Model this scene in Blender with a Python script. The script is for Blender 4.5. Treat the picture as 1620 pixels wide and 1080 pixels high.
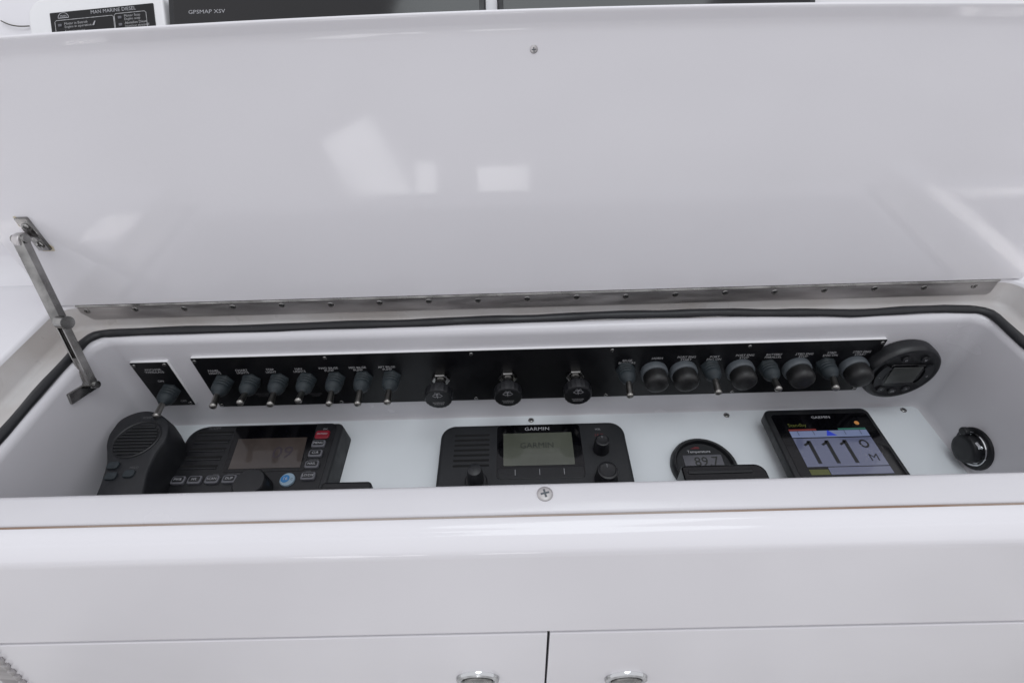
import bpy, bmesh, math, random
from mathutils import Matrix, Vector
random.seed(7)
S = bpy.context.scene
for o in list(bpy.data.objects):
    bpy.data.objects.remove(o)
COL = S.collection

# ------------------------------------------------------------------ camera
cam = bpy.data.cameras.new('camera')
cam.sensor_width = 36.0
cam.lens = 802.0 / 1620.0 * 36.0
cam.clip_start = 0.01
cam.clip_end = 50
camo = bpy.data.objects.new('camera', cam)
COL.objects.link(camo)
r_, u_, f_ = Vector((.9996, -.012, -.0263)), Vector((.0275, .6754, .7369)), Vector((-.0089, .7373, -.6755))
camo.matrix_world = Matrix(((r_.x, u_.x, -f_.x, -.0015), (r_.y, u_.y, -f_.y, 0), (r_.z, u_.z, -f_.z, .26), (0, 0, 0, 1)))
S.camera = camo

# ------------------------------------------------------------------ light
wd = bpy.data.worlds.new('World')
S.world = wd
wd.use_nodes = True
bg = wd.node_tree.nodes['Background']
bg.inputs['Color'].default_value = (.955, .955, 1.0, 1)
bg.inputs['Strength'].default_value = .83


def area_light(name, loc, target, sx, sy, power, color=(1, 1, 1), spread=180):
    l = bpy.data.lights.new(name, 'AREA')
    l.shape = 'RECTANGLE'
    l.size, l.size_y, l.energy, l.color = sx, sy, power, color
    l.spread = math.radians(spread)
    o = bpy.data.objects.new(name, l)
    COL.objects.link(o)
    o.location = loc
    o.rotation_euler = (Vector(target) - Vector(loc)).to_track_quat('-Z', 'Y').to_euler()
    return o


# shafts of sun on the ledges beside the box
for x, y, sx, sy, e in ((.4135, .2470, .017, .135, .018), (.575, .1900, .300, .013, .030), (-.388, .208, .036, .042, .012), (-.490, .208, .050, .036, .016)):
    area_light('sun_shaft', (x, y, .40), (x, y + .0001, 0), sx, sy, e, (1, .97, .92), 1)
# lamp added overhead to brighten the floor of the box
area_light('overhead_fill', (.25, .05, 1.7), (.02, .23, 0), 1.1, .8, 6.5, (.90, .97, 1.0))
for loc, sx, sy, tgt, roll in (((-.365, -.6, -.350), .135, .230, (-.05, .3, .12), .30), ((-.228, -.6, -.390), .055, .110, (-.05, .3, .10), -.15), ((-.024, -.6, -.400), .135, .100, (0, .3, .09), 0)):
    area_light('lid_patch_lamp', loc, tgt, sx, sy, sx * sy * math.pi * 2.2, (.98, .98, 1)).rotation_euler.rotate_axis('Z', roll)  # unseen lamps added low behind the viewer to mirror bright patches in the lid

vs = S.view_settings
vs.view_transform = 'Standard'
vs.look = 'None'
vs.exposure = .18
vs.gamma = 1
vs.use_curve_mapping = False


# ------------------------------------------------------------------ materials
def mat(name, col, rough=.5, metal=0., ior=1.5, var=0., vscale=40., rvar=0., rscale=60., bump=0., bscale=200.,
        emit=None, estr=0., coat=0., col2=None, stretch=None):
    m = bpy.data.materials.new(name)
    m.use_nodes = True
    nt = m.node_tree
    b = nt.nodes['Principled BSDF']
    b.inputs['Base Color'].default_value = (*col, 1)
    b.inputs['Roughness'].default_value = rough
    b.inputs['Metallic'].default_value = metal
    b.inputs['IOR'].default_value = ior
    b.inputs['Coat Weight'].default_value = coat
    b.inputs['Coat Roughness'].default_value = .05
    if emit:
        b.inputs['Emission Color'].default_value = (*emit, 1)
        b.inputs['Emission Strength'].default_value = estr
    tc = nt.nodes.new('ShaderNodeTexCoord')
    src = tc.outputs['Object']
    if stretch:
        mp = nt.nodes.new('ShaderNodeMapping')
        mp.inputs['Scale'].default_value = stretch
        nt.links.new(src, mp.inputs['Vector'])
        src = mp.outputs['Vector']

    def noise(sc, det=4):
        n = nt.nodes.new('ShaderNodeTexNoise')
        n.inputs['Scale'].default_value = sc
        n.inputs['Detail'].default_value = det
        nt.links.new(src, n.inputs['Vector'])
        return n.outputs['Fac']

    def ramp(fac, a, bb, lo=.35, hi=.65):
        n = nt.nodes.new('ShaderNodeMapRange')
        n.inputs['From Min'].default_value = lo
        n.inputs['From Max'].default_value = hi
        n.inputs['To Min'].default_value = a
        n.inputs['To Max'].default_value = bb
        nt.links.new(fac, n.inputs['Value'])
        return n.outputs['Result']
    if var or col2:
        mx = nt.nodes.new('ShaderNodeMix')
        mx.data_type = 'RGBA'
        mx.inputs['A'].default_value = (*col, 1)
        c2 = col2 or tuple(c * (1 - var) for c in col)
        mx.inputs['B'].default_value = (*c2, 1)
        nt.links.new(ramp(noise(vscale), 0, 1), mx.inputs['Factor'])
        nt.links.new(mx.outputs['Result'], b.inputs['Base Color'])
    if rvar:
        nt.links.new(ramp(noise(rscale), max(.02, rough - rvar), min(1, rough + rvar), .3, .7), b.inputs['Roughness'])
    if bump:
        bp = nt.nodes.new('ShaderNodeBump')
        bp.inputs['Strength'].default_value = bump
        bp.inputs['Distance'].default_value = .001
        nt.links.new(noise(bscale, 3), bp.inputs['Height'])
        nt.links.new(bp.outputs['Normal'], b.inputs['Normal'])
    return m


M = {
    'gel': mat('white_gelcoat', (.715, .705, .732), .08, var=.03, vscale=5, rvar=.05, rscale=22, bump=.10, bscale=7),
    'gelbox_shaded': mat('shaded_white_gelcoat', (.62, .61, .635), .22, var=.05, vscale=9, rvar=.07, rscale=20, bump=.12, bscale=26),  # same white gelcoat, darkened to deepen the shade inside the box
    'board': mat('white_acrylic_board', (.74, .775, .80), .2, var=.04, vscale=10, rvar=.06, rscale=25),
    'grime_shade': mat('stained_shaded_gelcoat', (.60, .585, .58), .33, col2=(.50, .47, .45), vscale=18, rvar=.1, bump=.15, bscale=60),  # stains, plus a darker tone for the shade on the gutter walls
    'sealant': mat('aged_joint_sealant', (.36, .32, .29), .7, col2=(.24, .15, .10), vscale=14, stretch=(.6, 6, 6)),
    'rust': mat('rust_stain', (.45, .36, .22), .5, col2=(.6, .56, .46), vscale=300),
    'dark': mat('black_moulded_plastic', (.006, .0065, .0085), .42, var=.2, vscale=90, rvar=.1, rscale=120, bump=.12, bscale=1400),
    'dark2': mat('charcoal_plastic', (.010, .011, .0135), .50, var=.15, vscale=60, rvar=.1, bump=.1, bscale=1200),
    'gloss': mat('black_glass', (.002, .002, .003), .08, rvar=.03, rscale=50),
    'slot_dark': mat('slot_shade', (.0015, .0015, .002), .9),  # black on raised bars, standing in for the shade inside slots
    'plate': mat('engraved_black_laminate', (.0022, .0022, .0035), .40, var=.2, vscale=30, rvar=.1, rscale=40, ior=1.4),
    'core': mat('white_laminate_core', (.74, .74, .75), .35),
    'boot': mat('grey_rubber_boot', (.014, .021, .026), .62, var=.3, vscale=120, bump=.2, bscale=700),
    'collar': mat('grey_button_collar', (.085, .096, .108), .5, var=.2, vscale=150),
    'btn': mat('black_rubber_button', (.010, .010, .0105), .5, var=.3, vscale=140, rvar=.15, rscale=100, bump=.1, bscale=500),
    'steel': mat('stainless_steel', (.36, .355, .345), .20, 1., var=.5, vscale=60, rvar=.12, rscale=90),
    'worn': mat('worn_hinge_steel', (.62, .60, .60), .42, 1., var=.4, vscale=20, rvar=.14, rscale=50, stretch=(.5, 3, 3)),
    'lever': mat('satin_lever_metal', (.34, .33, .31), .32, 1., var=.2, vscale=200),
    'chrome': mat('chrome', (.60, .61, .62), .07, 1.),
    'slot': mat('screw_recess', (.02, .02, .02), .6),
    'rubber': mat('black_seal_rubber', (.005, .0055, .008), .42, var=.3, vscale=40, rvar=.16, rscale=30, bump=.4, bscale=90),
    'print': mat('white_print', (.36, .36, .38), .6),
    'engrave': mat('pale_engraving', (.45, .45, .46), .7, var=.4, vscale=500),
    'dim': mat('dim_grey_print', (.10, .10, .105), .6),
    'red': mat('red_key', (.20, .008, .02), .4, var=.2, vscale=200),
    'redprint': mat('red_print', (.12, .015, .02), .6),
    'key': mat('grey_backlit_key', (.11, .11, .125), .5, var=.15, vscale=300),
    'blue': mat('blue_key_print', (.02, .15, .36), .45),
    'skykey': mat('pale_blue_key', (.22, .30, .37), .5),
    'lcd1': mat('brown_lcd', (.050, .038, .033), .28, var=.25, vscale=28, coat=.8),
    'lcdink': mat('lcd_segment', (.030, .022, .030), .5),
    'lcd2': mat('green_grey_lcd', (.085, .092, .072), .25, var=.2, vscale=25, coat=.8),
    'lcdink2': mat('dark_lcd_segment', (.014, .016, .013), .5),
    'lcd3': mat('grey_lcd', (.12, .12, .135), .25, var=.2, vscale=60, coat=.5),
    'scr': mat('display_field', (.055, .06, .085), .15, emit=(.24, .28, .52), estr=.15, var=.1, vscale=30, coat=1),
    'scr2': mat('display_tape', (.075, .085, .12), .15, emit=(.30, .38, .68), estr=.26, coat=1),
    'scrred': mat('display_red', (.1, .02, .02), .2, emit=(.5, .10, .10), estr=.10),
    'scrgrn': mat('display_green', (.02, .08, .06), .2, emit=(.10, .38, .30), estr=.10),
    'scrblu': mat('display_blue', (.01, .02, .2), .2, emit=(.05, .09, .75), estr=.3),
    'scryel': mat('display_yellow', (.035, .035, .012), .2, emit=(.36, .42, .10), estr=.09),
    'ink': mat('display_ink', (.006, .007, .009), .3),
    'amber': mat('amber_lamp', (.5, .22, .06), .4, emit=(.6, .25, .07), estr=.08),
    'deck': mat('nonskid_deck', (.74, .73, .72), .5, col2=(.36, .35, .34), vscale=1.3, bump=.3, bscale=400),
    'wire': mat('dark_wire', (.05, .045, .03), .5),
    'gap': mat('dark_cabinet_interior', (.03, .03, .032), .8),
}

# ------------------------------------------------------------------ mesh tools
WM = {}


class MB:
    def __init__(self):
        self.v, self.f, self.m = [], [], []

    def add(self, vs, fs, m=0):
        k = len(self.v)
        self.v += [tuple(p) for p in vs]
        self.f += [tuple(i + k for i in f) for f in fs]
        self.m += [m] * len(fs)
        return self

    def loft(self, loops, closed=True, cap0=False, cap1=False, m=0):
        n = len(loops[0])
        vs, fs = [], []
        for l in loops:
            vs += list(l)
        for a in range(len(loops) - 1):
            for i in range(n if closed else n - 1):
                j = (i + 1) % n
                fs.append((a * n + i, a * n + j, (a + 1) * n + j, (a + 1) * n + i))
        if cap0:
            fs.append(tuple(reversed(range(n))))
        if cap1:
            fs.append(tuple(range((len(loops) - 1) * n, len(loops) * n)))
        return self.add(vs, fs, m)

    def box(self, a, b, m=0):
        (x0, y0, z0), (x1, y1, z1) = a, b
        return self.loft([[(x0, y0, z), (x1, y0, z), (x1, y1, z), (x0, y1, z)] for z in (z0, z1)], True, True, True, m)

    def slab(self, out, z0, z1, r=.001, m=0, taper=0., n=4, floor=True):
        L = [[(x, y, z0) for x, y in out]]
        o1 = offset(out, -taper)
        L.append([(x, y, z1 - r) for x, y in o1])
        for k in range(1, n + 1):
            t = math.pi / 2 * k / n
            L.append([(x, y, z1 - r + r * math.sin(t)) for x, y in offset(out, -taper - r * (1 - math.cos(t)))])
        L.append([(x, y, z1) for x, y in offset(out, -taper - r - .00015)])
        return self.loft(L, True, floor, True, m)

    def lathe(self, prof, c=(0, 0, 0), n=28, m=0, cap0=True, cap1=True):
        L = [[(c[0] + r * math.cos(2 * math.pi * i / n), c[1] + r * math.sin(2 * math.pi * i / n), c[2] + z) for i in range(n)]
             for r, z in prof]
        return self.loft(L, True, cap0, cap1, m)

    def tube(self, path, r, n=10, m=0, rs=None, flat=1.):
        P = [Vector(p) for p in path]
        L = []
        up = Vector((0, 0, 1))
        for i, p in enumerate(P):
            t = (P[min(i + 1, len(P) - 1)] - P[max(i - 1, 0)]).normalized()
            a = t.cross(up)
            if a.length < 1e-4:
                a = t.cross(Vector((0, 1, 0)))
            a.normalize()
            b = a.cross(t)
            q = rs[i] if rs else r
            L.append([p + a * q * math.cos(2 * math.pi * k / n) + b * q * flat * math.sin(2 * math.pi * k / n) for k in range(n)])
        return self.loft(L, True, True, True, m)

    def stroke(self, pts, w, z=0., m=0, closed=False):
        n = len(pts)
        vs, fs = [], []
        for i in range(n):
            p = Vector(pts[i]).to_2d()
            a = Vector(pts[(i - 1) % n] if closed else pts[max(i - 1, 0)]).to_2d()
            b = Vector(pts[(i + 1) % n] if closed else pts[min(i + 1, n - 1)]).to_2d()
            t = (b - a).normalized()
            q = Vector((-t.y, t.x)) * w / 2
            vs += [(p.x + q.x, p.y + q.y, z), (p.x - q.x, p.y - q.y, z)]
        for i in range(n if closed else n - 1):
            j = (i + 1) % n
            fs.append((2 * i, 2 * i + 1, 2 * j + 1, 2 * j))
        return self.add(vs, fs, m)

    def xf(self, mtx):
        self.v = [tuple(mtx @ Vector(p)) for p in self.v]
        return self

    def mesh(self, name, mats, sharp=.62):
        me = bpy.data.meshes.new(name)
        me.from_pydata(self.v, [], self.f)
        for k in mats:
            me.materials.append(M[k])
        for p, i in zip(me.polygons, self.m):
            p.material_index = i
        bm = bmesh.new()
        bm.from_mesh(me)
        bmesh.ops.recalc_face_normals(bm, faces=bm.faces)
        for fc in bm.faces:
            fc.smooth = True
        for e in bm.edges:
            e.smooth = not (len(e.link_faces) != 2 or e.calc_face_angle(0) > sharp)
        bm.to_mesh(me)
        bm.free()
        return me


def offset(out, d):
    n = len(out)
    res = []
    for i in range(n):
        a, p, b = Vector(out[i - 1]), Vector(out[i]), Vector(out[(i + 1) % n])
        e1, e2 = (p - a), (b - p)
        if e1.length < 1e-9 or e2.length < 1e-9:
            res.append(tuple(p))
            continue
        n1 = Vector((e1.y, -e1.x)).normalized()
        n2 = Vector((e2.y, -e2.x)).normalized()
        q = n1 + n2
        q = q / max(q.length_squared / 2, .4)
        res.append((p.x + q.x * d, p.y + q.y * d))
    return res


def rrect(x0, x1, y0, y1, r, n=6):
    rs = r if isinstance(r, (list, tuple)) else [r] * 4      # bl, br, tr, tl
    out = []
    for (cx, cy, sx, sy, a0), q in zip(((x0, y0, 1, 1, 180), (x1, y0, -1, 1, 270), (x1, y1, -1, -1, 0), (x0, y1, 1, -1, 90)), rs):
        for k in range(n + 1):
            a = math.radians(a0 + 90 * k / n)
            out.append((cx + sx * q + q * math.cos(a), cy + sy * q + q * math.sin(a)))
    return out


def circ(cx, cy, r, n=36):
    return [(cx + r * math.cos(2 * math.pi * k / n), cy + r * math.sin(2 * math.pi * k / n)) for k in range(n)]


def place(name, me, parent=None, mw=None):
    o = bpy.data.objects.new(name, me)
    COL.objects.link(o)
    mw = mw.copy() if mw else Matrix()
    WM[o.name] = mw
    if parent:
        o.parent = parent
        o.matrix_basis = WM[parent.name].inverted() @ mw
    else:
        o.matrix_basis = mw
    return o


def part(name, mb, mats, parent=None, frame=None, bevel=0., sharp=.62):
    """one mesh object; its vertices are given in `frame`, its origin goes to the middle of its foot"""
    if isinstance(mats, str):
        mats = [mats]
    xs, ys, zs = zip(*mb.v)
    c = Vector(((min(xs) + max(xs)) / 2, (min(ys) + max(ys)) / 2, min(zs)))
    mb.xf(Matrix.Translation(-c))
    o = place(name, mb.mesh(name, mats, sharp), parent, (frame or Matrix()) @ Matrix.Translation(c))
    if bevel:
        b = o.modifiers.new('edge', 'BEVEL')
        b.width, b.segments, b.limit_method, b.angle_limit = bevel, 3, 'ANGLE', .7
        b.harden_normals = False
    return o


def tag(o, label, cat, group=None):
    o['label'], o['category'] = label, cat
    if group:
        o['group'] = group
    return o


def thing(name, label, cat, loc, group=None):
    o = bpy.data.objects.new(name, None)
    o.empty_display_size = .01
    COL.objects.link(o)
    o.location = loc
    WM[o.name] = Matrix.Translation(loc)
    return tag(o, label, cat, group)


def frame(x, y, o):
    x, y = Vector(x).normalized(), Vector(y).normalized()
    z = x.cross(y).normalized()
    y = z.cross(x)
    return Matrix(((x.x, y.x, z.x, o[0]), (x.y, y.y, z.y, o[1]), (x.z, y.z, z.z, o[2]), (0, 0, 0, 1)))


TX = {}


def text(s, size, parent, fr, x, y, z, m='print', align='CENTER', sx=1., name='lettering', space=1., bold=0., line=.9):
    key = (s, size, align, space, bold, m, line)
    if key not in TX:
        c = bpy.data.curves.new('lettering', 'FONT')
        c.body, c.size, c.align_x, c.align_y = s, size, align, 'CENTER'
        c.space_character, c.offset, c.resolution_u, c.space_line = space, bold, 2, line
        t = bpy.data.objects.new('lettering', c)
        COL.objects.link(t)
        bpy.context.view_layer.update()
        me = bpy.data.meshes.new_from_object(t.evaluated_get(bpy.context.evaluated_depsgraph_get()))
        bpy.data.objects.remove(t)
        bpy.data.curves.remove(c)
        me.materials.clear()
        me.materials.append(M[m])
        TX[key] = me
    return place(name, TX[key], parent, fr @ Matrix.Translation((x, y, z)) @ Matrix.Diagonal((sx, 1, 1, 1)))


# shared screw heads: domed pan head with a cross recess
def screw_mesh(r, h, name='screw', metal='steel', slot='slot'):
    b = MB()
    prof = [(r, 0), (r, h * .35)] + [(r * math.cos(t), h * .35 + h * .65 * math.sin(t)) for t in (.35, .7, 1.05, 1.35)]
    b.lathe(prof, n=18)
    w, l = r * .13, r * .55
    z = h * 1.015
    for a in (0, math.pi / 2):
        ca, sa = math.cos(a), math.sin(a)
        q = [(-l, -w), (l, -w), (l, w), (-l, w)]
        zz = z + (0 if a else .00001)
        b.add([(x * ca - y * sa, x * sa + y * ca, zz) for x, y in q], [(0, 1, 2, 3)], 1)
    return b.mesh(name, [metal, slot])


SCR = screw_mesh(.0021, .0012)
SCR_D = screw_mesh(.0022, .0008, metal='worn', slot='collar')
SCR_S = screw_mesh(.0017, .0008)
SCR_H = screw_mesh(.0024, .0006, metal='steel')
SCR_F = screw_mesh(.0026, .0012)
SCR_L = screw_mesh(.0046, .0013, metal='worn', slot='collar')


def screw(me, parent, fr, x, y, z=0.):
    return place('screw', me, parent, fr @ Matrix.Translation((x, y, z)) @ Matrix.Rotation(random.uniform(0, 3.1), 4, 'Z'))


# ------------------------------------------------------------------ setting
YP, ZF = .2981, -.1053                      # back wall and floor of the switch box
XL, XR, YF = -.3315, .362, .1632            # inner faces
OXL, OXR, OYB = -.3706, .3975, .3245        # gutter outer walls
I4 = Matrix()


def structure(o):
    o['kind'] = 'structure'
    return o


b = MB().box((-4, -4, -.86), (4, 3, -.80))
structure(part('deck', b, 'deck'))

# instrument fascia behind the lid
prof = [(.352, .0142), (.360, .0162), (.366, .0195), (.371, .025), (.3740, .032), (.3743, .034), (.3765, .136), (.3772, .1395), (.3790, .1432), (.4225, .195), (.4270, .2003), (.54, .335), (.60, .335), (.60, -.2), (.352, -.2)]
L = [[(x, y, z) for y, z in prof] for x in (-1.1, .4325)]
structure(part('instrument_fascia', MB().loft(L, True, True, True), 'gel'))

# ------------------------------------------------------------------ helm console
con = thing('helm_console', 'white moulded helm console with an open switch box and two cabinet doors', 'console', (0, .3, -.8))


def ring(ol, orr, ob, of, z, r):
    return [(x, y, z) for x, y in rrect(XL - ol, XR + orr, YF - of, YP + ob, r, 7)]


FR = YF - .1424
L = [ring(.0095, .0095, .0095, FR, -.010, .018), ring(.0093, .0093, .0093, FR, -.0022, .018),
     ring(.0085, .0085, .0085, FR - .0007, -.0006, .0175), ring(.007, .007, .007, FR - .002, 0, .016),
     ring(.0048, .0048, .0048, .0048, 0, .015), ring(.0026, .0026, .0026, .0026, -.0007, .0135), ring(.0009, .0009, .0009, .0009, -.0024, .012),
     ring(0, 0, 0, 0, -.0055, .0115), ring(0, 0, 0, 0, -.0070, .0115), ring(0, 0, 0, 0, ZF + .009, .010), ring(0, 0, 0, 0, ZF + .007, .010), ring(-.0006, -.0006, -.0006, -.0006, ZF + .0035, .0095),
     ring(-.0025, -.0025, -.0025, -.0025, ZF + .001, .008), ring(-.0055, -.0055, -.0055, -.0055, ZF, .006)]
part('box_liner', MB().loft(L, True, False, True), 'gelbox_shaded', con, sharp=1.2)

# gutter and dash top, open towards the front


def upath(ol, orr, ob, z, r, yf=.1245):
    """U from front left round the back to front right"""
    x0, x1, y1 = OXL - ol, OXR + orr, OYB + ob
    out = [(x0, yf + (y1 - r - yf) * k / 6, z) for k in range(6)]
    for k in range(9):
        a = math.radians(180 - 90 * k / 8)
        out.append((x0 + r + r * math.cos(a), y1 - r + r * math.sin(a), z))
    for k in range(1, 20):
        out.append((x0 + r + (x1 - x0 - 2 * r) * k / 20, y1, z))
    for k in range(9):
        a = math.radians(90 - 90 * k / 8)
        out.append((x1 - r + r * math.cos(a), y1 - r + r * math.sin(a), z))
    out += [(x1, y1 - r - (y1 - r - yf) * k / 6, z) for k in range(1, 7)]
    return out


gi = [upath(-.030, -.0265, -.0175, -.0085, .014), upath(-.004, -.004, -.0035, -.0085, .010), upath(-.001, -.001, -.0008, -.0075, .011),
      upath(0, 0, 0, -.005, .012), upath(0, 0, 0, .0118, .012)]
part('gutter', MB().loft(gi, False), 'grime_shade', con, sharp=1.2)
gw = [upath(0, 0, 0, .0118, .012), upath(.0006, .0006, .0006, .0137, .0125), upath(.0018, .0018, .0018, .0147, .0135),
      upath(.0035, .0035, .0035, .015, .015), upath(.025, .025, .020, .015, .012), upath(.53, .030, .04, .0148, .01),
      upath(.531, .0335, .041, .0132, .01), upath(.5315, .035, .0415, .009, .01), upath(.5315, .035, .0415, -.10, .01)]
part('dash_top', MB().loft(gw, False), 'gel', con, sharp=1.2)

part('side_coaming', MB().box((.4318, .165, -.129), (.80, .199, .0144)), 'gel', con, bevel=.003)

# front roll, fascia board and the sealed joint
fp = [(.1414, -.02), (.1414, -.0012), (.1408, -.0004), (.1395, 0), (.1365, -.0003), (.1345, -.0013), (.1332, -.0018), (.1320, -.0019), (.1308, -.0024), (.1265, -.0072), (.1253, -.0092), (.1247, -.0115),
      (.1245, -.0140), (.1245, -.0150), (.1245, -.1275), (.1245, -.1290), (.1248, -.1302), (.1258, -.131), (.16, -.131), (.16, -.02)]
part('front_board', MB().loft([[(x, y, z) for y, z in fp] for x in (-.90, .80)], True, True, True), 'gel', con, sharp=.5)
part('joint_sealant', MB().loft([[(x, y, z) for y, z in ((.1425, -.004), (.1425, -.0012), (.1413, -.0012), (.1413, -.004))] for x in (-.369, .396)], True, True, True),
     'sealant', con)
part('cabinet_carcass', MB().box((-.90, .1330, -.80), (.80, .58, -.1312)), 'gap', con)
part('dash_core', MB().box((-.899, .1425, -.1310), (-.36, .356, -.011)), 'gel', con)
part('dash_core', MB().box((.372, .1425, -.1310), (.4315, .356, -.011)), 'gel', con)
for x0, x1, lx, lz in ((-.80, .0147, -.0420, -.2385), (.0165, .78, .0840, -.2475)):
    d = part('cabinet_door', MB().box((x0, .1246, -.74), (x1, .1350, -.1352)), 'gel', con, bevel=.0009)
    F = frame((1, 0, 0), (0, 0, 1), (lx, .1246, lz))
    la = part('latch', MB().lathe([(.0185, -.001), (.0185, .001), (.0178, .0026), (.0160, .0036), (.0144, .0033), (.0136, .0020), (.0134, .0005)], n=40, cap1=True), 'chrome', d, F)
    part('latch_button', MB().lathe([(.0128, .0003), (.0128, .0036), (.0122, .0043), (.009, .0049), (.004, .0051)], n=36), 'steel', d, F)
# slotted steel hinge at the left door
F = frame((.9336, 0, -.358), (.358, 0, .9336), (-.416, .1244, -.208))
dh = part('door_hinge', MB().slab(rrect(-.011, .002, -.09, .09, .001, 2), 0, .0015, .0004), 'worn', con, F)
for k in range(12):
    part('knuckle', MB().xf(I4).tube([(.004, -.088 + k * .015, .0012), (.004, -.088 + k * .015 + .0085, .0012)], .0019, 10), 'worn', dh, F)
ib = part('instrument_board', MB().slab(rrect(XL + .0025, XR - .0025, YF + .003, YP - .0022, .005, 4), ZF - .003, ZF + .0016, .0008), 'board', con)
for x, y in ((.0097, .2905), (.1863, .2905), (.3455, .2910)):
    screw(SCR_F, ib, Matrix.Translation((0, 0, ZF + .0016)), x, y)
screw(SCR_L, con, I4, .0123, .1543, 0)

# ------------------------------------------------------------------ lid and hinge
LE = .030
LF = frame((1, 0, 0), (0, -math.sin(LE), math.cos(LE)), (0, .3229, .0152))
lid = thing('console_lid', 'wide glossy white lid standing open above the switch box', 'lid', (0, .3229, .0152))
lp = [(.0006, -.018), (.0006, -.0006), (.0012, 0), (.0022, 0), (.1780, 0), (.1795, 0), (.1815, .0001), (.1835, .0006), (.1850, .0011), (.1892, .0029), (.1904, .0033), (.1912, .0032), (.1915, .0025),
      (.1912, .0012), (.1865, -.012), (.184, -.016), (.181, -.018)]
L = []
for k in range(25):
    x = OXL + (OXR - OXL) * k / 24
    bow = .0020 - .0043 * (x / .27) ** 2
    L.append([(x, u + bow * min(1, max(0, (u - .02) / .15)), w) for u, w in lp])
part('lid_panel', MB().loft(L, True, True, True), 'gel', lid, LF, sharp=.5, bevel=.0008)
screw(SCR_D, lid, LF, .0126, .1737, 0)

HF = frame((1, 0, 0), (0, 0, 1), (0, OYB, 0))
hg = thing('piano_hinge', 'long worn stainless hinge strip screwed below the open lid', 'hinge', (0, OYB, .001))
part('hinge_leaf', MB().slab([(-.3545, .0145), (-.3545, .008), (-.348, .0008), (.3795, .0008), (.3815, .003), (.3815, .0145)], .0001, .0012, .0003), 'worn', hg, HF)
part('hinge_pin', MB().tube([(-.3545, .0148, .0008), (.3815, .0148, .0008)], .0013, 8), 'steel', hg, HF)
for k in range(19):
    screw(SCR_H, hg, HF, -.3485 + .7129 * k / 18, .0098 + .0004 * math.sin(k * 2.1), .0012)

# ------------------------------------------------------------------ rubber seal along the rim
gp = []


def seg(a, b, n):
    for k in range(n):
        t = k / n
        gp.append((a[0] + (b[0] - a[0]) * t, a[1] + (b[1] - a[1]) * t))


seg((-.3375, .150), (-.3385, .286), 12)
for k in range(8):
    t = math.radians(180 - 90 * k / 7)
    gp.append((-.3245 + .0145 * math.cos(t), .2905 + .0145 * math.sin(t)))
seg((-.318, .3052), (-.10, .3068), 12)
seg((-.10, .3068), (.10, .3100), 14)
seg((.10, .3100), (.17, .3088), 6)
seg((.17, .3088), (.26, .3040), 8)
seg((.26, .3040), (.345, .3065), 8)
for k in range(5):
    t = math.radians(90 - 90 * k / 4)
    gp.append((.353 + .0125 * math.cos(t), .2945 + .0105 * math.sin(t)))
seg((.3660, .288), (.3685, .150), 12)
gb = MB()
gpath = [(x, y, .0016 + .0004 * math.sin(i * .9)) for i, (x, y) in enumerate(gp)]
gb.tube(gpath, .0037, 14, rs=[.0037 + .0002 * math.sin(i * 1.7) for i in range(len(gp))], flat=.8)
sl = thing('rubber_seal', 'black rubber seal strip running along the rim of the open box', 'seal', (0, .305, -.002))
part('seal_bulb', gb, 'rubber', sl, sharp=1.4)

# ------------------------------------------------------------------ switch panels
PF = frame((1, 0, 0), (0, 0, 1), (0, YP, 0))     # local z points out of the back wall
TH = .0030


def boot_mesh():
    b = MB()
    b.lathe([(.0080, 0), (.0080, .0030), (.0072, .0037)], n=6)
    b.lathe([(.0070, .0030), (.0073, .0042), (.0070, .0050), (.0067, .0054), (.0071, .0064), (.0070, .0074), (.0066, .0079), (.0069, .0088), (.0067, .0104), (.0060, .0124),
             (.0048, .0140), (.0036, .0150), (.0030, .0158), (.0027, .0162)], n=22)
    return b.mesh('toggle_switch', ['boot'], .9)


def lever_mesh(l=.0160):
    b = MB()
    b.lathe([(.0022, 0), (.0024, l * .4), (.0027, l * .86), (.0029, l * .95), (.0025, l), (.0012, l + .0008)], n=14)
    return b.mesh('lever', ['lever'], .9)


BOOT, LEVER = boot_mesh(), lever_mesh()


def toggle(parent, x, z, tx, tz):
    F = PF @ Matrix.Translation((x, z, TH)) @ Matrix.Rotation(random.uniform(-.3, .3), 4, 'Z')
    t = place('toggle_switch', BOOT, parent, F)
    d = Vector((tx - x, tz - z, .015)).normalized()
    q = Vector((0, 0, 1)).rotation_difference(d).to_matrix().to_4x4()
    place('lever', LEVER, t, PF @ Matrix.Translation((x, z, TH + .0145)) @ q)
    return t


def panel(name, label, x0, x1, z0, z1):
    p = thing(name, label, 'switch panel', ((x0 + x1) / 2, YP, z0), 'engraved switch panels')
    part('backing_plate', MB().slab(rrect(x0, x1, z0, z1, .0006, 2), 0, TH - .0006, .0002), 'core', p, PF)
    part('face_plate', MB().slab(rrect(x0 + .0002, x1 - .0002, z0 + .0002, z1 - .0002, .0006, 2), TH - .0006, TH, .0002), 'plate', p, PF)
    return p


TS = .0032
p1 = panel('windlass_panel', 'small black panel marked ANCHOR WINDLASS with one toggle', -.3167, -.2858, -.0760, -.0228)
for x, z in ((-.3140, -.0259), (-.2887, -.0254), (-.2889, -.0725), (-.3140, -.0725)):
    screw(SCR_S, p1, PF, x, z, TH)
text('ANCHOR\nWINDLASS', TS, p1, PF, -.3010, -.0323, TH + .0001, 'engrave', bold=.00003)
text('ON', TS, p1, PF, -.3011, -.0445, TH + .0001, 'engrave', bold=.00003)
text('OFF', TS, p1, PF, -.2935, -.0700, TH + .0001, 'engrave', bold=.00003)
toggle(p1, -.2975, -.0555, -.2950, -.0545)

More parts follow.
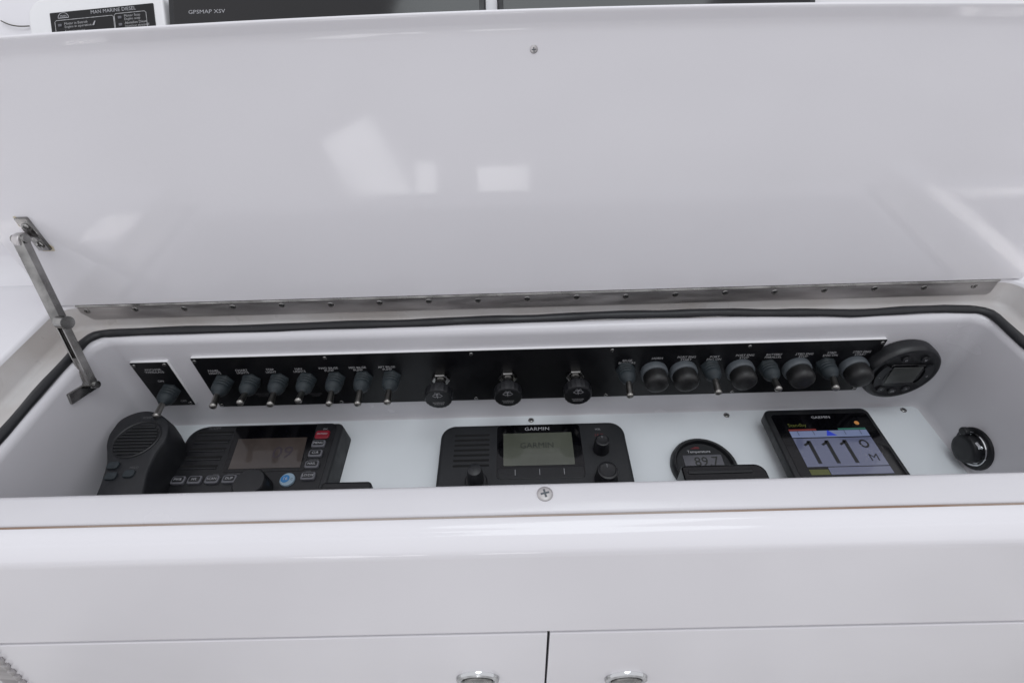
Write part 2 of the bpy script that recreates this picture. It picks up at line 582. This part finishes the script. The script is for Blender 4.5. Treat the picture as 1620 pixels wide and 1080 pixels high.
p2 = panel('switch_panel', 'long black panel with a row of labelled toggles, knobs and push buttons', -.2655, .2945, -.0794, -.0195)
for x in (-.2628, -.1569, -.0384, .0754, .1857, .2915):
    screw(SCR_S, p2, PF, x, -.0228, TH)
    screw(SCR_S, p2, PF, x, -.0766, TH)
for s, x, z in (('PANEL\nLIGHTS', -.2521, -.0355), ('CHART\nLIGHTS', -.2291, -.0357), ('STEP\nLIGHT', -.2055, -.0358), ('NAV\nLIGHTS', -.1819, -.0360),
                ('FWD BILGE\nPUMP', -.1572, -.0360), ('MID BILGE\nPUMP', -.1332, -.0362), ('AFT BILGE\nPUMP', -.1091, -.0364),
                ('BILGE\nBLOWERS', .0890, -.0365), ('HORN', .1133, -.0335), ('PORT ENG\nSTART', .1372, -.0344), ('PORT\nENG ON', .1601, -.0350),
                ('PORT ENG\nSTOP', .1846, -.0341), ('BATTERY\nPARALLEL', .2083, -.0343), ('STBD ENG\nSTOP', .2330, -.0345), ('STBD\nENG ON', .2549, -.0340),
                ('STBD ENG\nSTART', .2793, -.0338)):
    text(s, TS, p2, PF, x, z, TH + .0001, 'engrave', bold=.00003, sx=.98)
text('SPREADER\nLIGHTS', .0026, p2, PF, -.2225, -.0650, TH + .0001, 'dim')
text('ANCHOR\nLIGHT', .0026, p2, PF, -.1765, -.0665, TH + .0001, 'dim')
bx = (-.2480, -.2248, -.2012, -.1780, -.1537, -.1305, -.1067, .0885, .1583, .2063, .2537)
bz = (-.0463,) * 7 + (-.0445, -.0440, -.0455, -.0452)
tx = (-.2446, -.2221, -.1987, -.1755, -.1519, -.1293, -.1055, .0872, .1565, .2033, .2484)
tz = (-.0446, -.0417, -.0441, -.0412, -.0453, -.0462, -.0452, -.0449, -.0439, -.0421, -.0431)
for a, c, d, e in zip(bx, bz, tx, tz):
    toggle(p2, a, c, d, e)

# push buttons: pale collar under a black rubber dome
cb = MB().lathe([(.0110, 0), (.0113, .0008), (.0113, .0052), (.0106, .0062), (.0098, .0064), (.0096, .0055)], n=32)
COLLAR = cb.mesh('push_button', ['collar'], .7)
db = MB().lathe([(.0098, .0050), (.0099, .0085), (.0100, .0125), (.0098, .0145), (.0090, .0165), (.0074, .0178), (.0050, .0185), (.002, .0188)], n=32)
DOME = db.mesh('rubber_dome', ['btn'], .9)
for x in (.1123, .1366, .1837, .2306, .2775):
    F = PF @ Matrix.Translation((x, -.0478, TH))
    q = place('push_button', COLLAR, p2, F)
    place('rubber_dome', DOME, q, F)

# washer knobs
kb = MB()
n = 40
kp = []
for r, z, kn in ((.0060, .0105, 0), (.0062, .0135, 0), (.0100, .0150, 1), (.0110, .0160, 1), (.0112, .0225, 1), (.0108, .0240, 1), (.0100, .0246, 0)):
    kp.append([((r + (.00035 if kn and i % 2 else 0)) * math.cos(2 * math.pi * i / n), (r + (.00035 if kn and i % 2 else 0)) * math.sin(2 * math.pi * i / n), z) for i in range(n)])
kb.loft(kp, True, True, True)
KNOB = kb.mesh('washer_knob', ['dark'], .5)
NUT = MB().lathe([(.0078, 0), (.0078, .0036), (.0068, .0043)], n=6).lathe([(.0040, .0030), (.0040, .0060), (.0046, .0060), (.0046, .0110)], n=20).mesh('nut', ['steel'], .5)
ic = MB()
fan = [(.0036 * math.sin(a), .0036 * math.cos(a) - .0004) for a in [math.radians(-58 + 116 * k / 10) for k in range(11)]]
fan2 = [(.0014 * math.sin(a), .0014 * math.cos(a) - .0004) for a in [math.radians(58 - 116 * k / 6) for k in range(7)]]
ic.stroke(fan + fan2, .00032, closed=True)
ic.stroke([(0, -.0006), (-.0004, .0030)], .00032)
for s in (-1, 1):
    ic.stroke([(s * .0002, .0022), (s * .0004, .0040), (s * .0012, .0044), (s * .0018, .0036)], .00026)
ic.xf(Matrix.Translation((0, .0012, 0)))
ICON = ic.mesh('wiper_symbol', ['print'])
for x in (-.0660, -.0096, .0468):
    F = PF @ Matrix.Translation((x, -.0492, TH))
    k = place('washer_knob', KNOB, p2, F)
    place('nut', NUT, k, F)
    place('wiper_symbol', ICON, k, F @ Matrix.Translation((0, .0010, .0248)) @ Matrix.Scale(1.3, 4))
    text('WINDOW\nWASHER', .0021, k, F, 0, -.0046, .0248, 'engrave')

# ------------------------------------------------------------------ round remote on the back wall
RC = (.3155, -.0508)
RF = PF @ Matrix.Translation((RC[0], RC[1], 0))
rm = thing('round_remote', 'round black remote control with a small grey screen on the back wall', 'remote', (RC[0], YP, RC[1] - .028))
part('body', MB().lathe([(.0280, 0), (.0292, .0015), (.0294, .0085), (.0288, .0112), (.0276, .0126), (.0258, .0130), (.0243, .0125), (.0238, .0122)], n=56), 'dark', rm, RF)
part('bezel', MB().slab(rrect(-.0145, .0145, -.0115, .0125, .003), .0118, .0134, .0006), 'gloss', rm, RF)
part('screen', MB().slab(rrect(-.0118, .0118, -.0085, .0095, .0008, 3), .0132, .0137, .0002), mats='lcd3', parent=rm, frame=RF)
rm.children[-1].data.materials[0] = mat('dark_remote_lcd', (.055, .058, .055), .25, var=.2, vscale=60, coat=.4)
for s in (-1, 1):
    out = [((.0165 + w) * s * math.cos(a), (.0165 + w) * math.sin(a)) for w, rng in ((0, range(-4, 5)), (.0052, range(4, -5, -1))) for a in [k * .14 for k in rng]]
    part('side_key', MB().slab(out if s > 0 else out[::-1], .0120, .0142, .0006), 'dark2', rm, RF)
    text('+' if s > 0 else '-', .0045, rm, RF, .0192 * s, -.001, .0144, 'print')
for x, y, t in ((-.006, .0178, 'o'), (.0095, .0175, 'u'), (-.0105, -.0168, '<'), (0, -.0190, 'm'), (.0105, -.0168, '>')):
    part('key', MB().slab(circ(x, y, .0031, 16), .0120, .0136, .0005), 'dark', rm, RF)
    text(t, .0038, rm, RF, x, y + .0002, .0138, 'print')

# ------------------------------------------------------------------ handheld microphone
ZM = -.0560
k_ = (.26 - ZM) / (.26 + .062)
pxo = [(-.3267, .2459), (-.3301, .2572), (-.3291, .2682), (-.3221, .2746), (-.3123, .2763), (-.3008, .2725), (-.2901, .2636), (-.2845, .2500), (-.2855, .2380),
       (-.2840, .2211), (-.2780, .2020), (-.2760, .1950), (-.2860, .1880), (-.2980, .1880), (-.3060, .1930), (-.3090, .2060), (-.3150, .2250), (-.3220, .2380)]
mo = [((x + .0015) * k_ - .0015, y * k_) for x, y in pxo]


def smooth_closed(p, n=4):
    out = []
    m_ = len(p)
    for i in range(m_):
        a, b_, c, d = [Vector(p[(i + j) % m_]) for j in (-1, 0, 1, 2)]
        for k in range(n):
            t = k / n
            out.append(tuple(.5 * ((2 * b_) + (c - a) * t + (2 * a - 5 * b_ + 4 * c - d) * t * t + (3 * b_ - a - 3 * c + d) * t ** 3)))
    return out


mo = smooth_closed(mo)[::-1]
mo = [(max(x, -.3255), y) for x, y in offset(mo, .0018)]
mc = thing('hand_microphone', 'black handheld radio microphone with round grille beside the small radio keys', 'microphone', (-.300, .235, ZF))
mb = MB()
base = [(x + .0035, y - .003) for x, y in offset(mo, -.002)]
mid = offset([(x + .0030, y) for x, y in mo], -.0006)
mb.loft([[(x, y, ZF) for x, y in base], [(x, y, ZF + .012) for x, y in offset(base, .001)], [(x, y, -.076) for x, y in mid], [(x + .0016, y, -.066) for x, y in offset(mo, .0006)],
         [(x, y, -.0582) for x, y in offset(mo, .0003)], [(x, y, -.0566) for x, y in offset(mo, -.0003)], [(x, y, ZM) for x, y in offset(mo, -.0012)]], True, True, True)
part('body', mb, 'dark2', mc, sharp=1.1)
sc = (-.3000, .2440)
gd = part('grille', MB().lathe([(.0178, 0), (.0178, .0006), (.0170, .0010), (.0162, .0006), (.0160, .0002)], c=(sc[0], sc[1], ZM), n=40), 'dark', mc)
for k in range(9):
    y = -.0125 + k * .0031
    w = math.sqrt(.0155 ** 2 - y * y)
    part('grille_slot', MB().slab(rrect(sc[0] - w, sc[0] + w, sc[1] + y - .0006, sc[1] + y + .0006, .0005, 2), ZM + .0002, ZM + .0005, .0001), 'slot_dark', gd)
    part('grille_rib', MB().slab(rrect(sc[0] - w, sc[0] + w, sc[1] + y - .0021, sc[1] + y - .0009, .0005, 2), ZM + .0002, ZM + .0013, .0004), 'dark2', gd)
text('ICOM', .0034, mc, I4, sc[0] - .002, sc[1] + .0212, ZM + .0002, 'dim')
for x, y, s in ((-.3045, .2197, .0042), (-.3010, .2105, .0042), (-.2885, .2122, .0040)):
    part('key', MB().slab(rrect(x - s, x + s, y - .0032, y + .0032, .0022), ZM - .0002, ZM + .0016, .0007), 'boot', mc)
text('HI/LO', .0026, mc, I4, -.2880, .2178, ZM + .0002, 'dim')

# ------------------------------------------------------------------ radio with brown display
ZT = -.0833
ra = thing('marine_radio', 'black marine radio with a brown display and red distress key', 'radio', (-.217, .23, ZF), 'marine radios')
out = rrect(-.2860, -.1500, .1790, .2800, [.006, .006, .008, .016], 8)
part('body', MB().slab(out, ZF, ZT - .0005, .0025, taper=.0022), 'dark2', ra)
part('face', MB().slab(rrect(-.2815, -.1572, .1830, .2772, [.004, .004, .006, .015], 8), ZT - .002, ZT, .001), 'dark', ra)
part('display_window', MB().slab([(-.2382, .2296), (-.1735, .2296), (-.1750, .2752), (-.2445, .2752)], ZT - .001, ZT + .0004, .0002), 'gloss', ra)
part('display', MB().slab([(-.2345, .2325), (-.1770, .2325), (-.1795, .2620), (-.2375, .2620)], ZT, ZT + .0008, .0001), 'lcd1', ra)
text('09', .0165, ra, I4, -.1955, .2466, ZT + .0009, 'lcdink', sx=1.05)
for k in range(5):
    y = .2698 - k * .00838
    part('speaker_slot', MB().slab(rrect(-.2750, -.2447, y - .0011, y + .0011, .0009, 3), ZT - .001, ZT + .0002, .0001), 'slot_dark', ra)
    part('louvre', MB().slab(rrect(-.2745, -.2450, y - .0030, y - .0014, .0006, 2), ZT - .001, ZT + .0008, .0005), 'dark2', ra)
text('ICOM', .0040, ra, I4, -.263, .2745, ZT + .0001, 'dim')


def key(parent, x, y, w, h, top, rim='key', face='dark', s='', size=.0030, ht=.0022, tm='print'):
    o = part('key', MB().slab(rrect(x - w, x + w, y - h, y + h, min(w, h) * .5, 3), top - .001, top + ht, .0007), rim, parent)
    part('key_cap', MB().slab(rrect(x - w * .78, x + w * .78, y - h * .55, y + h * .72, min(w, h) * .35, 3), top + ht - .0004, top + ht + .0002, .0001), face, o)
    if s:
        text(s, size, o, I4, x, y + h * .05, top + ht + .0003, tm)
    return o


key(ra, -.1675, .2645, .0060, .0042, ZT, 'red', 'red', 'DISTRESS', .0022, .0012)
text('DSC', .0020, ra, I4, -.1665, .2706, ZT + .0001, 'print')
for s, y in (('MENU', .2545), ('CLR', .2450), ('HAIL', .2345), ('LO/DX', .2238)):
    key(ra, -.1678, y, .0056, .0034, ZT, s=s, size=.0030)
text('CH/WX', .0022, ra, I4, -.1678, .2396, ZT + .0001, 'dim')
text('SQL', .0022, ra, I4, -.1690, .2290, ZT + .0001, 'dim')
o16 = part('call_key', MB().slab(circ(-.1834, .2212, .0058, 28), ZT - .001, ZT + .0020, .0008), 'skykey', ra)
part('key_cap', MB().slab(circ(-.1849, .2215, .0034, 20), ZT + .0017, ZT + .0023, .0001), 'blue', o16)
text('16', .0042, o16, I4, -.1849, .2215, ZT + .0024, 'print')
text('C', .0028, o16, I4, -.1796, .2210, ZT + .0021, 'lcdink')
for s, x in (('PWR', -.2698), ('H/L', -.2568), ('SCAN', -.2430), ('DUP', -.2295)):
    key(ra, x, .2228, .0054, .0036, ZT, s=s, size=.0030)
text('DIAL', .0022, ra, I4, -.2425, .2280, ZT + .0001, 'dim')
text('DUAL WX', .0022, ra, I4, -.2285, .2280, ZT + .0001, 'dim')
part('tuning_knob', MB().lathe([(.0135, -.001), (.0130, .004), (.0122, .0125), (.0112, .0138), (.009, .0140)], c=(-.2058, .2120, ZT), n=36), 'dark', ra)

# ------------------------------------------------------------------ radio with green display
ZG = -.0873
rb = thing('marine_radio', 'black marine radio with a grey-green display and two round knobs', 'radio', (.0098, .23, ZF), 'marine radios')
part('body', MB().slab(rrect(-.0690, .0888, .1880, .2755, [.006, .006, .0135, .0135], 8), ZF, ZG, .0030, taper=.0012), 'dark2', rb)
part('display_window', MB().slab(rrect(-.0200, .0500, .2195, .2722, .0035), ZG - .001, ZG + .0003, .0002), 'gloss', rb)
part('display', MB().slab(rrect(-.0147, .0426, .2316, .2634, .0008, 2), ZG, ZG + .0007, .0001), 'lcd2', rb)
text('GARMIN', .0047, rb, I4, .0139, .2678, ZG + .0004, 'print', sx=1.15, space=1.05)
text('GARMIN', .0078, rb, I4, .0130, .2505, ZG + .0008, 'lcdink2', sx=.95)
for k in range(7):
    y = .2630 - k * .0050
    part('speaker_slot', MB().slab(rrect(-.0556, -.0262, y - .0010, y + .0010, .0008, 3), ZG - .001, ZG + .0002, .0001), 'slot_dark', rb)
for x in (-.0054, .0140, .0334):
    part('key_divider', MB().slab(rrect(x - .00022, x + .00022, .2228, .2282, .0001, 1), ZG, ZG + .0006, .0001), 'print', rb)
part('soft_keys', MB().slab(rrect(-.0190, .0490, .2200, .2297, .002), ZG, ZG + .0005, .0002), 'dark', rb)
for z_, (x, y), R in ((0, (.0652, .2455), .0060), (0, (.0652, .2175), .0082)):
    kn = part('knob', MB().lathe([(R * 1.12, -.001), (R * 1.1, .001), (R * 1.02, .002), (R, .011), (R * .93, .0128), (R * .78, .0133), (R * .7, .0127), (R * .6, .0126)], c=(x, y, ZG), n=32), 'dark', rb)
    part('pointer', MB().box((x - .0004, y + R * .3, ZG + .0128), (x + .0004, y + R * .68, ZG + .0131)), 'dim', kn)
text('16/9', .0044, rb, I4, .0653, .2598, ZG + .0001, 'redprint')
text('VOL', .0024, rb, I4, .0653, .2660, ZG + .0001, 'print')
text('SQ', .0024, rb, I4, .0653, .2295, ZG + .0001, 'dim')
pl = part('microphone_plug', MB().lathe([(.0062, 0), (.0064, .006), (.0060, .016), (.0052, .0205), (.0030, .0215)], c=(-.0358, .2160, ZG), n=28), 'dark2', rb)
part('plug_ring', MB().lathe([(.0088, 0), (.0088, .004), (.0078, .005)], c=(-.0358, .2160, ZG), n=28), 'dark', pl)

# ------------------------------------------------------------------ square heading display
hd = thing('heading_display', 'square black autopilot display reading 111 degrees magnetic', 'display', (.252, .236, ZF))
part('body', MB().slab(rrect(.2150, .2925, .1890, .2740, .004), ZF, ZT - .006, .001), 'dark2', hd)
part('bezel', MB().slab(rrect(.2080, .2965, .1830, .2790, .0060, 6), ZT - .0095, ZT, .0018), 'dark', hd)
part('glass', MB().slab(rrect(.2125, .2930, .1870, .2730, .003, 4), ZT - .001, ZT + .0003, .0002), 'gloss', hd)
Z1 = ZT + .0005
text('GARMIN', .0036, hd, I4, .2531, .2690, Z1, 'print', sx=1.15)
text('Standby', .0048, hd, I4, .2300, .2613, Z1, 'scryel')
part('status_dot', MB().slab(circ(.2800, .2624, .0019, 16), ZT, Z1 + .0001, .0001), 'amber', hd)
sc_ = part('data_field', MB().slab([(.2212, .2212), (.2842, .2212), (.2842, .2480), (.2212, .2480)], ZT, Z1, .0001), 'scr', hd)
tape = part('heading_tape', MB().slab([(.2212, .2490), (.2842, .2490), (.2842, .2553), (.2212, .2553)], ZT, Z1, .0001), 'scr2', hd)
part('port_band', MB().slab([(.2212, .2556), (.2438, .2556), (.2438, .2574), (.2212, .2574)], ZT, Z1, .0001), 'scrred', hd)
part('starboard_band', MB().slab([(.2618, .2556), (.2842, .2556), (.2842, .2574), (.2618, .2574)], ZT, Z1, .0001), 'scrgrn', hd)
tk = MB()
for k in range(5):
    x = .2275 + k * .0127
    tk.stroke([(x, .2508), (x, .2558)], .0004)
part('tape_marks', tk.xf(Matrix.Translation((0, 0, Z1 + .0001))), 'ink', tape)
part('rudder_pointer', MB().add([(.2495, .2500, Z1 + .0002), (.2580, .2500, Z1 + .0002), (.2520, .2556, Z1 + .0002)], [(0, 1, 2)]), 'scrblu', tape)
dg = MB()
for x in (.2325, .2468, .2612):
    dg.stroke([(x, .2238), (x, .2455)], .0030)
    dg.stroke([(x - .0002, .2452), (x - .0020, .2428), (x - .0050, .2412)], .0019)
part('digits', dg.xf(Matrix.Translation((0, 0, Z1 + .0001))), 'ink', sc_)
text('M', .0092, hd, I4, .2764, .2282, Z1 + .0001, 'ink', sx=1.1, name='unit_letter')
rg = MB().stroke([(.2752 + .0030 * math.cos(a), .2415 + .0033 * math.sin(a)) for a in [2 * math.pi * k / 20 for k in range(20)]], .0015, closed=True)
part('degree_ring', rg.xf(Matrix.Translation((0, 0, Z1 + .0001))), 'ink', sc_)
part('mode_bar', MB().slab([(.2212, .2140), (.2360, .2140), (.2360, .2188), (.2212, .2188)], ZT, Z1, .0001), 'scryel', hd)
part('mode_bar', MB().slab([(.2365, .2140), (.2842, .2140), (.2842, .2205), (.2365, .2205)], ZT, Z1, .0001), 'scr', hd)

# ------------------------------------------------------------------ round thermometer
tc_ = (.1500, .2360)
th = thing('thermometer', 'round black digital thermometer reading 89.7', 'thermometer', (*tc_, ZF))
TF = Matrix.Translation((*tc_, ZF))
part('bezel', MB().lathe([(.0268, 0), (.0272, .003), (.0266, .0062), (.0250, .0082), (.0232, .0080), (.0222, .0062), (.0220, .004)], n=52), 'dark', th, TF)
part('dial', MB().lathe([(.0221, .003), (.0221, .0048)], n=44), 'dark2', th, TF)
part('display', MB().slab(rrect(-.0155, .0165, -.0025, .0105, .0008, 2), .0045, .0053, .0002), 'lcd3', th, TF)
text('89.7', .0125, th, TF, .0028, .0036, .0054, 'lcdink2', sx=.95)
text('Temperature', .0036, th, TF, -.0008, .0140, .0049, 'print', bold=.00004)
part('red_mark', MB().add([(-.0075, .0168, .0049), (.0005, .0168, .0049), (.0003, .0186, .0049), (-.0025, .0190, .0049)], [(0, 1, 2, 3)]), 'redprint', th, TF)

# black slabs lying against the front wall
for (x0, x1, y1, z1, rr, ml, lb) in ((.1235, .1880, .2245, -.0805, .0085, 'gloss', 'shiny black flat cover lying in front of the round thermometer'),
                                     (-.1560, -.1165, .2190, -.0828, .004, 'dark', 'narrow black bar jutting from beside the brown display radio')):
    t = thing('black_cover', lb, 'cover', ((x0 + x1) / 2, .2, ZF))
    part('shell', MB().slab(rrect(x0, x1, .1700, y1, [.003, .003, rr, .003], 6), ZF, z1, .0022), ml, t)
    part('rib', MB().slab(rrect(x0 + .004, x1 - rr - .003, y1 - .0085, y1 - .006, .001, 2), z1 - .001, z1 + .0008, .0004), 'dark', t)

# ------------------------------------------------------------------ power socket on the right wall
SF = frame((0, 1, 0), (0, 0, 1), (XR, .2372, -.0845))
SF = frame((0, -1, 0), (0, 0, 1), (XR, .2365, -.0862))
so = thing('power_socket', 'round chrome power socket with black flip cap on the side wall', 'socket', (XR, .2372, -.1045))
part('flange', MB().lathe([(.0205, 0), (.0203, .0018), (.0190, .0026), (.0170, .0026)], n=44), 'dark', so, SF @ Matrix.Scale(.83, 4))
part('chrome_ring', MB().lathe([(.0166, .002), (.0166, .0036), (.0160, .0042), (.0148, .0040), (.0140, .0030)], n=44), 'chrome', so, SF @ Matrix.Scale(.83, 4))
cp = part('flip_cap', MB().lathe([(.0134, .003), (.0138, .0095), (.0133, .0112), (.0120, .0120), (.0095, .0122)], n=36), 'dark', so, SF @ Matrix.Scale(.83, 4))
part('cap_tab', MB().slab(rrect(-.0160, -.0070, .0075, .0155, .0034, 5), .0070, .0110, .0012), 'dark', cp, SF @ Matrix.Scale(.83, 4))
part('cap_hinge', MB().tube([(.003, .0126, .008), (.0095, .0126, .008)], .0018, 10), 'chrome', cp, SF @ Matrix.Scale(.83, 4))

# ------------------------------------------------------------------ folding lid stay
sy = thing('lid_stay', 'folding stainless stay holding the lid open at its end', 'lid stay', (XL, .262, -.024))
lb = part('lid_bracket', MB().slab(rrect(-.3455, -.3368, .0540, .0805, .0008, 2), .0001, .0022, .0005), 'steel', sy, LF)
for u in (.0741, .0590):
    place('screw', SCR_F, lb, LF @ Matrix.Translation((-.3412, u, .0022)))
part('bracket_lug', MB().slab(rrect(-.0095, .0010, -.0045, .0045, .0042, 5), 0, .0045, .0008), 'worn', lb, frame((0, math.cos(LE), math.sin(LE)), (0, -math.sin(LE), math.cos(LE)),
     LF @ Vector((-.3468, .0675, .0040))))
A = LF @ Vector((-.3450, .0683, .0085))
B = Vector((XL + .0050, .2668, -.0170))
part('rust_mark', MB().slab([(-.3450, .0525), (-.3362, .0522), (-.3350, .0556), (-.3364, .0580), (-.3450, .0545)], .00002, .00012, .00003), 'rust', lb, LF)
part('rust_mark', MB().slab([(-.3480, .0730), (-.3455, .0730), (-.3448, .0813), (-.3470, .0808)], .00002, .00012, .00003), 'rust', lb, LF)
part('pivot_pin', MB().tube([A + Vector((-.0042, 0, 0)), A + Vector((.0050, 0, 0))], .0030, 14), 'steel', sy)
ax = (B - A).normalized()
Lg = (B - A).length


def arm(name, t0, t1, w, h, x, m='steel', hollow=True, tw=0., parent=sy):
    """U channel between two fractions of the stay"""
    F = frame(ax, Vector((1, 0, 0)) - ax * ax.x, A) @ Matrix.Rotation(tw, 4, 'X')
    b = MB()
    s0, s1 = t0 * Lg, t1 * Lg
    pr_ = [(-w, -h), (w, -h), (w, h), (w - .0010, h), (w - .0010, -h + .0010), (-w + .0010, -h + .0010), (-w + .0010, h), (-w, h)]
    if not hollow:
        pr_ = [(-w, -h), (w, -h), (w, h), (-w, h)]
    b.loft([[(s, x + y, z) for y, z in pr_] for s in (s0, s1)], True, True, True)
    return part(name, b, m, parent, F, bevel=.0004)


ua = arm('upper_arm', -.02, .56, .0036, .0030, 0, tw=math.pi)
arm('inner_arm', .0, .30, .0024, .0020, 0, hollow=False, parent=ua)
la = arm('lower_arm', .54, 1.0, .0035, .0028, 0, tw=.3)
arm('lower_link', .80, 1.02, .0026, .0018, 0, m='worn', hollow=False, parent=la, tw=.5)
K = A + ax * Lg * .555
part('knuckle', MB().tube([K + Vector((.0010, -.001, .002)), K + Vector((.0090, -.0035, .003))], .0048, 20), 'steel', ua)
wb = part('wall_bracket', MB().slab(rrect(-.0135, .0135, -.0042, .0042, .0006, 2), 0, .0018, .0004), 'steel', sy,
          frame((0, .945, -.327), (0, .327, .945), (XL, .2622, -.0185)) @ Matrix.Diagonal((1, 1, 1, 1)))
WF = frame((0, -.945, .327), (0, .327, .945), (XL, .2622, -.0185))
for s in (-1, 1):
    place('screw', SCR_S, wb, WF @ Matrix.Translation((s * .0092, 0, .0003)))
part('pivot_pin', MB().tube([B + Vector((-.005, 0, 0)), B + Vector((.0050, 0, 0))], .0028, 14), 'steel', wb)

# ------------------------------------------------------------------ instruments on the fascia
up = Vector((0, .644, .767)).normalized()
BF = frame((1, 0, 0), up, (0, .4268, .2001))


def tilt(cx, cy, a):
    return BF @ Matrix.Translation((cx, cy, 0)) @ Matrix.Rotation(math.radians(a), 4, 'Z')


em = thing('engine_monitor', 'white framed black engine monitor lettered MAN MARINE DIESEL', 'monitor', (-.285, .41, .14))
EF = tilt(-.319, -.0085, 3.6)
part('frame', MB().slab(rrect(-.0145, .0800, -.066, .0105, [.002, .002, .010, .012], 6), 0, .0075, .0015), 'core', em, EF)
part('label_plate', MB().slab(rrect(.0010, .0735, -.062, 0, .0006, 2), .007, .0080, .0002), 'plate', em, EF)
text('MAN MARINE DIESEL', .0034, em, EF, .0455, -.0024, .0082, 'print')
lg = MB()
arc = [(.0105 + .0037 * math.cos(a), -.0042 + .0035 * math.sin(a)) for a in [math.pi * k / 10 for k in range(11)]]
lg.stroke(arc, .0004)
lg.stroke([(.0068, -.0042), (.0142, -.0042)], .0005)
part('arch_emblem', lg.xf(Matrix.Translation((0, 0, .0082))), 'print', em, EF)
text('MAN', .0021, em, EF, .0105, -.0031, .0082, 'print')
bl = MB()
for x0, x1, y1 in ((.0042, .0452, -.0057), (.0458, .0680, -.0049)):
    bl.stroke([(x0, -.058), (x0, y1 - .001), (x0 + .001, y1), (x1 - .001, y1), (x1, y1 - .001), (x1, -.058)], .0004)
part('border_lines', bl.xf(Matrix.Translation((0, 0, .0082))), 'engrave', em, EF)
for s, x, y in (('Motor in Betrieb\nEngine in operation', .0105, -.0094), ('Fernsteuerung\nRemote control', .0105, -.0146), ('Motor Stop\nEngine stop', .0525, -.0080), ('Abstellen Diesel\nInjection stopped', .0525, -.0128)):
    text(s, .0024, em, EF, x, y, .0082, 'engrave', 'LEFT')
    part('indicator', MB().slab(rrect(x - .0042, x - .0018, y - .0006, y + .0012, .0003, 2), .0078, .0085, .0002), 'key', em, EF)
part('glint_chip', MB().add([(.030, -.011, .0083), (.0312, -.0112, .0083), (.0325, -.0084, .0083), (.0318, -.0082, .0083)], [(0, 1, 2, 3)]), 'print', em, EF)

for x0, x1, lbl, t in ((-.2362, -.0165, 'large black chart plotter lettered GPSMAP XSV behind the lid', 'GPSMAP XSV'), (-.0085, .2100, 'large black plain chart plotter behind the lid, without visible lettering', '')):
    cpn = thing('chart_plotter', lbl, 'chart plotter', ((x0 + x1) / 2, .40, .05))
    part('bezel', MB().slab(rrect(x0, x1, -.068, .0055 if t else .0008, .003, 4), 0, .0070, .0016), 'dark', cpn, BF)
    part('glass', MB().slab(rrect(x0 + .004, x1 - .004, -.064, .0020 if t else -.003, .002, 3), .0065, .0074, .0003), 'gloss', cpn, BF)
    if t:
        text(t, .0036, cpn, BF, -.2090, -.0108, .0076, 'print', sx=1.25)

wr = MB()
pts = []
for k in range(13):
    s = k / 12
    x = -.3585 + .020 * s
    pts.append(BF @ Vector((x, -.0085 - .0068 * s + .0026 * s * s - .0016 * math.sin(math.pi * s), .0014 + .0012 * math.sin(math.pi * s))))
wr.tube(pts, .0004, 6)
tag(part('loose_wire', wr, 'wire'), 'thin dark curved wire end beside the engine monitor frame', 'wire')
